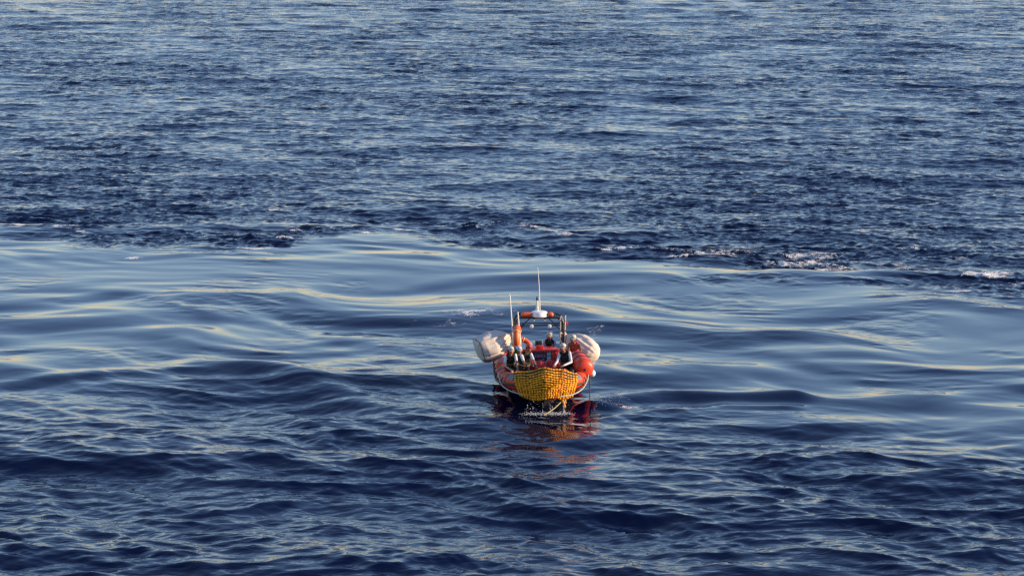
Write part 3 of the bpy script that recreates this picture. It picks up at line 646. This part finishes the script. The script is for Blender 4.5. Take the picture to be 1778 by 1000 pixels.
# ------------------------------------------------------------------ big white sacks
def sack(neck, end, prof, flat_end, droop, seed, label, sq):
    neck, end = Vector(neck), Vector(end); d = end - neck; L = d.length; d.normalize(); s_, u_ = frame_of(d)
    t_ = thing('sack', label, 'sack', (neck + end) / 2 - V(0, 0, .6), 'white sacks slung on both sides of the boat')
    rg = random.Random(seed); ph = [rg.uniform(0, 6.28) for _ in range(6)]
    nt_, ns = 44, 120; vs = []; fs = []
    for i in range(nt_ + 1):
        t = i / nt_; r_ = float(np.interp(t, [p[0] for p in prof], [p[1] for p in prof]))
        for k in range(ns):
            a = 2 * math.pi * k / ns; ca, sa = math.cos(a), math.sin(a)
            q = (abs(ca) ** sq + abs(sa) ** sq) ** (-1 / sq)          # squarish section
            pleat = (.07 * math.sin(8 * a + ph[0]) + .07 * math.sin(13 * a + ph[1] + 2 * t) + .05 * math.sin(19 * a + ph[4] - t)) * max(0.18, 1 - t * 1.05) ** .7
            dent = .03 * math.sin(9 * t + 2 * math.sin(4 * a + ph[1])) + .030 * math.sin(3 * a + ph[2] + 4 * t) + .016 * math.sin(5 * a - 5 * t + ph[3]) + .015 * math.sin(2 * a + 8 * t + ph[5])
            rr_ = r_ * (1 + (q - 1) * min(1, t * 1.3)) * (1 + pleat + dent * min(1, 3 * t))
            p = neck + d * (L * t) + (s_ * ca + u_ * sa * .92) * rr_
            p.z -= droop * math.sin(math.pi * min(1, t * .9)) * (1.0 - .3 * sa)
            vs.append(p)
    for i in range(nt_):
        for k in range(ns): fs.append((i * ns + k, i * ns + (k + 1) % ns, (i + 1) * ns + (k + 1) % ns, (i + 1) * ns + k))
    c = sum((vs[nt_ * ns + k] for k in range(ns)), V(0, 0, 0)) / ns; vs.append(c + d * (.02 if flat_end else .05)); e = len(vs) - 1
    for k in range(ns): fs.append((nt_ * ns + k, nt_ * ns + (k + 1) % ns, e))
    fs.append(tuple(range(ns - 1, -1, -1)))
    MB().add(vs, fs).build('sack_body', M['sack'], t_)
    if flat_end:
        sm = [Vector(vs[42 * ns + k]) for k in range(ns)]; MB().tube([p + (p - (neck + d * L * .95)) * .006 for p in sm], .012, 6, closed=True).build('seam_cord', M['rubber'], t_)
    # gathered mouth and the cord that ties it
    mv = []; mf = []
    for i, (h, r_) in enumerate(((0.01, .065), (-.06, .06), (-.13, .11), (-.20, .15))):
        for k in range(32):
            a = 2 * math.pi * k / 32; mv.append(neck + d * h + (s_ * math.cos(a) + u_ * math.sin(a)) * r_ * (1 + .22 * math.sin(7 * a + i * .3)))
    for i in range(3):
        for k in range(32): mf.append((i * 32 + k, (i + 1) * 32 + k, (i + 1) * 32 + (k + 1) % 32, i * 32 + (k + 1) % 32))
    mf.append(tuple(range(96, 128)))
    MB().add(mv, mf).build('sack_mouth', M['sack'], t_)
    c = neck - d * .04; MB().tube([c + (s_ * math.cos(a) + u_ * math.sin(a)) * .07 for a in [k * math.pi / 8 for k in range(16)]], .014, 6, closed=True).build('tie_cord', M['buoyrope'], t_)
    return t_
sk = sack((-.98, 1.15, 1.78), (-2.18, .80, 1.34), [(0, .06), (.08, .16), (.2, .30), (.36, .43), (.55, .51), (.8, .51), (.92, .47), (.97, .42), (1, .34)], True, .09, 4, 'bulging white sack in shade on the left side, tied to the cage beside the lifebuoy', 2.7)
sack((.95, 1.25, 1.72), (2.0, .66, 1.06), [(0, .06), (.08, .17), (.2, .32), (.38, .44), (.6, .475), (.8, .44), (.92, .33), (1, .16)], False, .04, 9, 'sunlit white sack bulging over the right side behind the red jacket', 2.3)

# ------------------------------------------------------------------ people
def voxel_mesh(mb, name, voxel, smooth_it, ratio):
    me = bpy.data.meshes.new(name + '_raw'); me.from_pydata(mb.v, [], mb.f); me.update()
    o = bpy.data.objects.new(name + '_raw', me); COL.objects.link(o)
    m = o.modifiers.new('r', 'REMESH'); m.mode = 'VOXEL'; m.voxel_size = voxel; m.adaptivity = 0
    if smooth_it:
        m = o.modifiers.new('s', 'SMOOTH'); m.factor = 0.5; m.iterations = smooth_it
    if ratio < 1:
        m = o.modifiers.new('d', 'DECIMATE'); m.ratio = ratio
    dg = bpy.context.evaluated_depsgraph_get(); out = bpy.data.meshes.new_from_object(o.evaluated_get(dg))
    bpy.data.objects.remove(o); bpy.data.meshes.remove(me); out.name = name
    return out

class Body:
    def __init__(s): s.p = []
    def cap(s, a, b, r0, r1, t): s.p.append((Vector(a), Vector(b), r0, r1, t)); return s
    def mesh(s, name, mats, tags, voxel=.008, it=3, ratio=.35):
        mb = MB()
        for a, b, r0, r1, t in s.p: mb.capsule(a, b, r0, r1, 12)
        me = voxel_mesh(mb, name, voxel, it, ratio)
        n = len(me.polygons); c = np.empty(n * 3, np.float32); me.polygons.foreach_get('center', c); c = c.reshape(-1, 3)
        best = np.full(n, 1e9); idx = np.zeros(n, np.int32)
        for a, b, r0, r1, t in s.p:
            A_ = np.array(a); D = np.array(b) - A_; L = max(D @ D, 1e-9); k = np.clip(((c - A_) @ D) / L, 0, 1)
            ds = np.linalg.norm(c - (A_ + k[:, None] * D), axis=1) - (r0 + (r1 - r0) * k)
            w_ = ds < best; best[w_] = ds[w_]; idx[w_] = tags.index(t)
        for m in mats: me.materials.append(m)
        me.polygons.foreach_set('material_index', idx); me.polygons.foreach_set('use_smooth', np.ones(n, bool)); me.update()
        return me

def hand(B, wrist, d, palm, t, curl=1.0, side=1):
    """palm, four unequal jointed fingers and a thumb off the side of the palm."""
    d = d.normalized(); pn = (palm - d * palm.dot(d)).normalized(); l = d.cross(pn).normalized()
    for q in (-.022, 0, .022): B.cap(wrist + l * q * .6, wrist + d * .085 + l * q * 1.25, .020, .017, t)
    for q, ln in ((-.033, .066), (-.011, .078), (.011, .074), (.033, .056)):
        a = wrist + d * .088 + l * q; c1, c2, c3 = R(20 * curl), R(55 * curl), R(85 * curl)
        b = a + (d * math.cos(c1) + pn * math.sin(c1)) * ln * .48; e = b + (d * math.cos(c2) + pn * math.sin(c2)) * ln * .32; g = e + (d * math.cos(c3) + pn * math.sin(c3)) * ln * .24
        B.cap(a, b, .0105, .0100, t); B.cap(b, e, .0100, .0092, t); B.cap(e, g, .0092, .0085, t)
    a = wrist + d * .028 + l * .026 * side; b = a + (d * .6 + l * side * .75 + pn * .2).normalized() * .042; g = b + (d * .85 + l * side * .15 + pn * .5).normalized() * .034
    B.cap(a, b, .0135, .0115, t); B.cap(b, g, .0115, .0095, t)

def person(label, pel, neck, head, bf, face, arms, legs, top, hel, sleeve, skin='skin', vest='vest', bottoms='trousers', gloves=(False, False), forearm_cover=True, group='crew members aboard the rescue boat', beard=False, lift=(0, 0, 0, 0)):
    lv = V(*lift[:3]); pel, neck, head = Vector(pel) + lv * .6, Vector(neck) + lv + V(0, 0, lift[3]), Vector(head) + lv + V(0, 0, lift[3])
    arms = [(Vector(e) + lv, Vector(w_) + lv * .7, f_, c_) for e, w_, f_, c_ in arms]; bf = Vector(bf).normalized(); face = Vector(face).normalized()
    sp = (neck - pel).normalized(); side = sp.cross(bf).normalized(); bf = side.cross(sp).normalized()      # side points to the person's own left ... image right when facing us
    root = thing('person', label, 'person', (pel.x, pel.y, .5), group)
    B = Body()
    chest = pel.lerp(neck, .66); waist = pel.lerp(neck, .32)
    B.cap(pel - side * .085, pel + side * .085, .115, .115, 'bot')
    B.cap(waist - side * .06, waist + side * .06, .112, .112, 'top')
    B.cap(chest - side * .085, chest + side * .085, .118, .118, 'top')
    B.cap(neck - sp * .07 - side * .12, neck - sp * .07 + side * .12, .07, .07, 'top')
    B.cap(neck - sp * .03, head - V(0, 0, .04), .056, .052, 'skin')
    # head
    hu = (V(0, 0, 1) - face * V(0, 0, 1).dot(face) * .6).normalized(); hs = hu.cross(face).normalized(); hf = hs.cross(hu).normalized()
    def hp(x, y, z): return head + hs * x + hf * y + hu * z
    B.cap(hp(0, -.022, .030), hp(0, .012, .028), .088, .082, 'hair')
    B.cap(hp(0, .028, .012), hp(0, .030, -.045), .068, .060, 'skin')
    B.cap(hp(-.028, .034, -.072), hp(.028, .034, -.072), .036, .036, 'skin')
    B.cap(hp(0, .060, -.086), hp(0, .062, -.088), .024, .024, 'hair' if beard else 'skin')
    B.cap(hp(0, .094, .004), hp(0, .112, -.034), .010, .015, 'skin')
    for s in (-1, 1):
        B.cap(hp(s * .033, .085, .008), hp(s * .034, .085, .008), .013, .013, 'eye')
        B.cap(hp(s * .020, .094, .026), hp(s * .050, .084, .026), .009, .008, 'hair')
        B.cap(hp(s * .084, -.006, .015), hp(s * .086, -.010, -.025), .014, .010, 'skin')
        B.cap(hp(s * .050, .055, -.025), hp(s * .046, .058, -.03), .030, .026, 'skin')
    B.cap(hp(-.022, .088, -.062), hp(.022, .088, -.062), .010, .010, 'lip')
    # arms: (elbow, wrist, finger direction); person's image-left first
    for s, (el, wr, fdir, curl), gl in zip((-1, 1), arms, gloves):
        sh = neck - sp * .075 + side * s * .175; el, wr = Vector(el), Vector(wr); fdir = Vector(fdir)
        up = 'top'; m_ = sh.lerp(el, .62)
        B.cap(sh, m_, .056, .050, 'sleeve')
        B.cap(m_, el, .047 if sleeve == 'long' else .042, .042 if sleeve == 'long' else .038, 'sleeve' if sleeve == 'long' else 'skin')
        k = 'sleeve' if sleeve == 'long' else 'skin'
        m2 = el.lerp(wr, .35)
        B.cap(el, m2, .042 if sleeve == 'long' else .039, .041 if sleeve == 'long' else .039, k); B.cap(m2, wr, .040 if sleeve == 'long' else .038, .031 if sleeve == 'long' else .027, k)
        hand(B, wr, fdir, V(0, 0, -1) + bf * .1, 'glove' if gl else 'skin', curl, -s)
    for s, (kn, an, to) in zip((-1, 1), legs):
        hp_ = pel + side * s * .095 - sp * .02; kn, an, to = Vector(kn), Vector(an), Vector(to)
        B.cap(hp_, hp_.lerp(kn, .5), .098, .086, 'bot'); B.cap(hp_.lerp(kn, .5), kn, .086, .068, 'bot')
        cf = kn.lerp(an, .35); B.cap(kn, cf, .066, .064, 'bot'); B.cap(cf, an, .064, .048, 'bot')
        B.cap(an - V(0, 0, .02), an + (to - an) * .35, .05, .046, 'boot'); B.cap(an + (to - an) * .35 - V(0, 0, .012), to, .045, .036, 'boot'); B.cap(an, an - (to - an).normalized() * .05 - V(0, 0, .03), .045, .036, 'boot')
    tags_ = ['skin', 'top', 'sleeve', 'bot', 'boot', 'hair', 'eye', 'lip', 'glove']
    sl = top if isinstance(top, str) else top[1]; tp = vest      # the vest covers the trunk
    me = B.mesh('body', [M[skin], M[tp], M[sl], M[bottoms], M['boot'], M['hair'], M['eye'], M['lip'], M['glove']], tags_)
    me.transform(Matrix.Translation(-BASE[root.name])); o = bpy.data.objects.new('body', me); COL.objects.link(o); o.parent = root
    # life vest: two front panels, back panel, collar
    W = Body(); f0, f1 = chest + bf * .085, waist + bf * .095
    for s in (-1, 1):
        W.cap(f0 + side * s * .085 + sp * .10 - bf * .03, f0 + side * s * .085, .055, .070, 'v'); W.cap(f0 + side * s * .085, f1 + side * s * .080 - sp * .04, .070, .070, 'v')
        W.cap(f0 + side * s * .085 + sp * .10 - bf * .03, neck + side * s * .085 - sp * .02 - bf * .03, .050, .045, 'v')
        W.cap(chest + side * s * .15 - sp * .02, waist + side * s * .135 - sp * .05, .062, .064, 'v'); W.cap(neck + side * s * .12 - sp * .06, f0 + side * s * .11 + sp * .05 - bf * .03, .060, .060, 'v'); W.cap(neck + side * s * .12 - sp * .06, chest + side * s * .10 - bf * .06, .058, .06, 'v')
        W.cap(neck + side * s * .085 - sp * .02 - bf * .03, neck - bf * .085 - sp * .01, .045, .045, 'v')
    W.cap(f0 - bf * .02 + sp * .03, f1 - bf * .02, .075, .085, 'v'); W.cap(f1 + side * -.09 - sp * .06 - bf * .03, f1 + side * .09 - sp * .06 - bf * .03, .07, .07, 'v')
    W.cap(chest - bf * .07 - side * .08, chest - bf * .07 + side * .08, .085, .085, 'v'); W.cap(waist - bf * .06 - side * .07, waist - bf * .06 + side * .07, .08, .08, 'v')
    vm = W.mesh('life_vest', [M[vest]], ['v'], .011, 2, .4); vm.transform(Matrix.Translation(-BASE[root.name]))
    vo = bpy.data.objects.new('life_vest', vm); COL.objects.link(vo); vo.parent = root; BASE[vo.name] = BASE[root.name]
    wc = pel.lerp(neck, .45)
    MB().tube([wc + side * (math.cos(t) * .212) + bf * (math.sin(t) * .172 + .014) for t in [k * math.pi / 14 for k in range(28)]], .013, 6, closed=True, flat=1.6).build('vest_belt', M['webbing'], vo)
    MB().box(wc + bf * .19, (.05, .03, .05), bev=.008).build('buckle', M['rubber'], vo)
    # helmet shell with rim, peak, vents and chin strap
    rot = Matrix((hs, hf, hu)).transposed()
    pr = [(.106, .040), (.114, .044), (.114, .060), (.109, .088), (.095, .114), (.071, .134), (.039, .145), (.004, .148)]
    h_o = MB().lathe(pr, hp(0, -.008, .004), 24, rot, sx=.92, sy=1.10).build('helmet', M[hel], root)
    MB().lathe([(.104, .012), (.113, .016), (.116, .040), (.108, .043)], hp(0, -.008, .004), 24, rot, sx=.92, sy=1.10).build('helmet_rim', M['rubber'], h_o)
    for s in (-1, 1): MB().box(hp(s * .098, -.004, -.018), (.022, .06, .07), rot, bev=.009).build('ear_guard', M['rubber'], h_o)
    pk = MB(); vs = []; fs = []
    for i in range(9):
        a = R(35 + 110 * i / 8)
        for (rd, z) in ((.108, .034), (.108, .024), (.160 - .022 * abs(i - 4) / 4, .014), (.160 - .022 * abs(i - 4) / 4, .021)):
            vs.append(hp(rd * .92 * math.cos(a), rd * 1.10 * math.sin(a) - .008, z))
    for i in range(8):
        for k in range(4): fs.append((i * 4 + k, i * 4 + (k + 1) % 4, i * 4 + 4 + (k + 1) % 4, i * 4 + 4 + k))
    fs += [(3, 2, 1, 0), (32, 33, 34, 35)]
    pk.add(vs, fs).build('helmet_peak', M[hel], h_o)
    for x in (-.045, 0, .045): MB().box(hp(x, .118 - abs(x) * .35, .080), (.016, .012, .034), rot, bev=.004).build('helmet_vent', M['rubber'], h_o)
    MB().tube(catmull([hp(-.098, 0, .03), hp(-.086, .025, -.05), hp(-.045, .062, -.108), hp(.045, .062, -.108), hp(.086, .025, -.05), hp(.098, 0, .03)], 5), .007, 6).build('chin_strap', M['rubber'], h_o)
    return root

person('person in white helmet and white short sleeves seated below the shaded sack', (-1.12, -1.10, 1.08), (-1.10, -1.38, 1.50), (-1.09, -1.45, 1.64), (.25, -1, .2), (.35, -1, -.1),
       [((-1.30, -1.62, 1.20), (-1.10, -1.86, 1.12), (.4, -1, -.35), .8), ((-.88, -1.55, 1.22), (-.86, -1.74, 1.10), (-.2, -1, -.2), .8)],
       [((-.98, -1.52, 1.00), (-.92, -1.60, .60), (-.86, -1.78, .55)), ((-.82, -1.42, 1.00), (-.74, -1.48, .60), (-.68, -1.66, .55))], 'shirt', 'helmet', 'short', lift=(0, 0, .02, .06))
person('person in pale blue helmet half hidden between the white shirted person and the red helmet', (-1.06, -.28, 1.08), (-.92, -.48, 1.52), (-.88, -.55, 1.66), (.4, -1, .1), (.3, -1, -.05),
       [((-1.14, -.66, 1.28), (-1.02, -.84, 1.12), (.3, -1, -.3), .8), ((-.70, -.72, 1.28), (-.72, -.90, 1.10), (0, -1, -.3), .8)],
       [((-.90, -.66, 1.00), (-.80, -.72, .58), (-.74, -.90, .54)), ((-.72, -.56, 1.00), (-.62, -.60, .58), (-.56, -.78, .54))], 'greyshirt', 'helmetblue', 'long', skin='skin2', lift=(.10, 0, -.12, .02))
person('person in red helmet and white t-shirt leaning forward with a gloved hand on the net', (-.70, -1.72, .98), (-.60, -2.02, 1.58), (-.52, -2.13, 1.76), (.35, -1, 0), (.30, -1, -.30),
       [((-.68, -2.36, 1.33), (-.47, -2.62, 1.40), (.75, -.9, -.25), .7), ((-.34, -2.36, 1.36), (-.30, -2.60, 1.36), (.1, -1, -.3), .9)],
       [((-.80, -1.98, .62), (-.80, -1.60, .60), (-.80, -1.45, .56)), ((-.58, -1.98, .62), (-.58, -1.60, .60), (-.58, -1.45, .56))], 'shirt', 'helmetred', 'short', skin='skin2', gloves=(True, True), lift=(.02, .05, .10, .06))
person('helmsman in white helmet and grey sleeves behind the red console', (.24, 1.32, 1.06), (.24, 1.20, 1.52), (.24, 1.14, 1.67), (0, -1, 0), (-.05, -1, -.05),
       [((.02, 1.16, 1.24), (.10, .96, 1.40), (.1, -1, -.1), 1.1), ((.47, 1.12, 1.26), (.36, .96, 1.40), (-.2, -1, -.1), 1.1)],
       [((.14, .95, .98), (.14, 1.02, .60), (.14, .90, .55)), ((.34, .95, .98), (.34, 1.02, .60), (.34, .90, .55))], 'greyshirt', 'helmet', 'long', skin='skin2', beard=True, lift=(.13, 0, .06, .02))
person('person in white helmet and white long sleeves seated beside the red orange inflatable cylinder', (.90, -1.42, 1.08), (.72, -1.62, 1.58), (.68, -1.69, 1.73), (-.35, -1, 0), (-.10, -1, -.10),
       [((.48, -1.78, 1.34), (.38, -2.02, 1.28), (-.2, -1, -.1), .9), ((.96, -1.86, 1.34), (.70, -2.06, 1.28), (-.9, -.55, -.15), .8)],
       [((.64, -1.88, 1.00), (.62, -1.80, .62), (.60, -1.98, .57)), ((.98, -1.98, 1.10), (.86, -2.14, .80), (.82, -2.30, .76))], 'shirt', 'helmet', 'long', lift=(0, 0, .05, .08))
person('person in white helmet and red jacket sitting in front of the sunlit sack', (1.18, .20, 1.06), (1.06, -.04, 1.56), (1.02, -.12, 1.71), (-.4, -1, 0), (-.15, -1, -.12),
       [((.84, -.22, 1.32), (.80, -.44, 1.16), (-.1, -1, -.2), .9), ((1.28, -.24, 1.36), (1.10, -.44, 1.22), (-.6, -.8, -.2), .9)],
       [((.90, -.28, 1.00), (.82, -.30, .58), (.80, -.48, .54)), ((1.04, -.34, 1.02), (.96, -.38, .58), (.94, -.56, .54))], ('redjacket', 'brownjacket'), 'helmet', 'long', skin='skin2', vest='redjacket', lift=(.10, 0, .10, .06))

# ------------------------------------------------------------------ water dripping off the net and spray on the surface
rg = random.Random(21)
oct_v = [(1, 0, 0), (-1, 0, 0), (0, 1, 0), (0, -1, 0), (0, 0, 1), (0, 0, -1)]
oct_f = [(0, 2, 4), (2, 1, 4), (1, 3, 4), (3, 0, 4), (2, 0, 5), (1, 2, 5), (3, 1, 5), (0, 3, 5)]
sp = MB()
def drop(p, r_, st=1.0): sp.add([(p[0] + a * r_, p[1] + b * r_, p[2] + c * r_ * st) for a, b, c in oct_v], oct_f)
for k in range(900):                                      # splash line under the net
    x = rg.choice((-.5, -.3, .1, .35, .6)) + rg.gauss(0, .16); y = -3.9 + rg.gauss(0, .12); z = abs(rg.gauss(0, .035))
    drop((x, y, z), rg.uniform(.003, .009))
for x0 in (-.62, -.50, -.42, -.10, .14, .22, .60, .63):   # drips
    big = x0 > .55
    for k in range(26 if big else 9):
        z = rg.uniform(.0, .42); drop((x0 + rg.gauss(0, .012), -3.66 + rg.gauss(0, .02), z), rg.uniform(.003, .006), rg.uniform(2, 7))
for k in range(90): drop((rg.gauss(2.25, .35), -2.2 + rg.gauss(0, .35), abs(rg.gauss(0, .14)) + .03), rg.uniform(.003, .010))
for k in range(120): drop((rg.uniform(-.7, .8), -3.75 + rg.gauss(0, .1), rg.uniform(.0, .4)), rg.uniform(.003, .005))
o = sp.build('water_spray', M['drop'], None, (0, 0, 0)); o.matrix_world = BOAT
o['kind'] = 'stuff'; o['label'] = 'drops and spray falling from the net into the water'; o['category'] = 'spray'
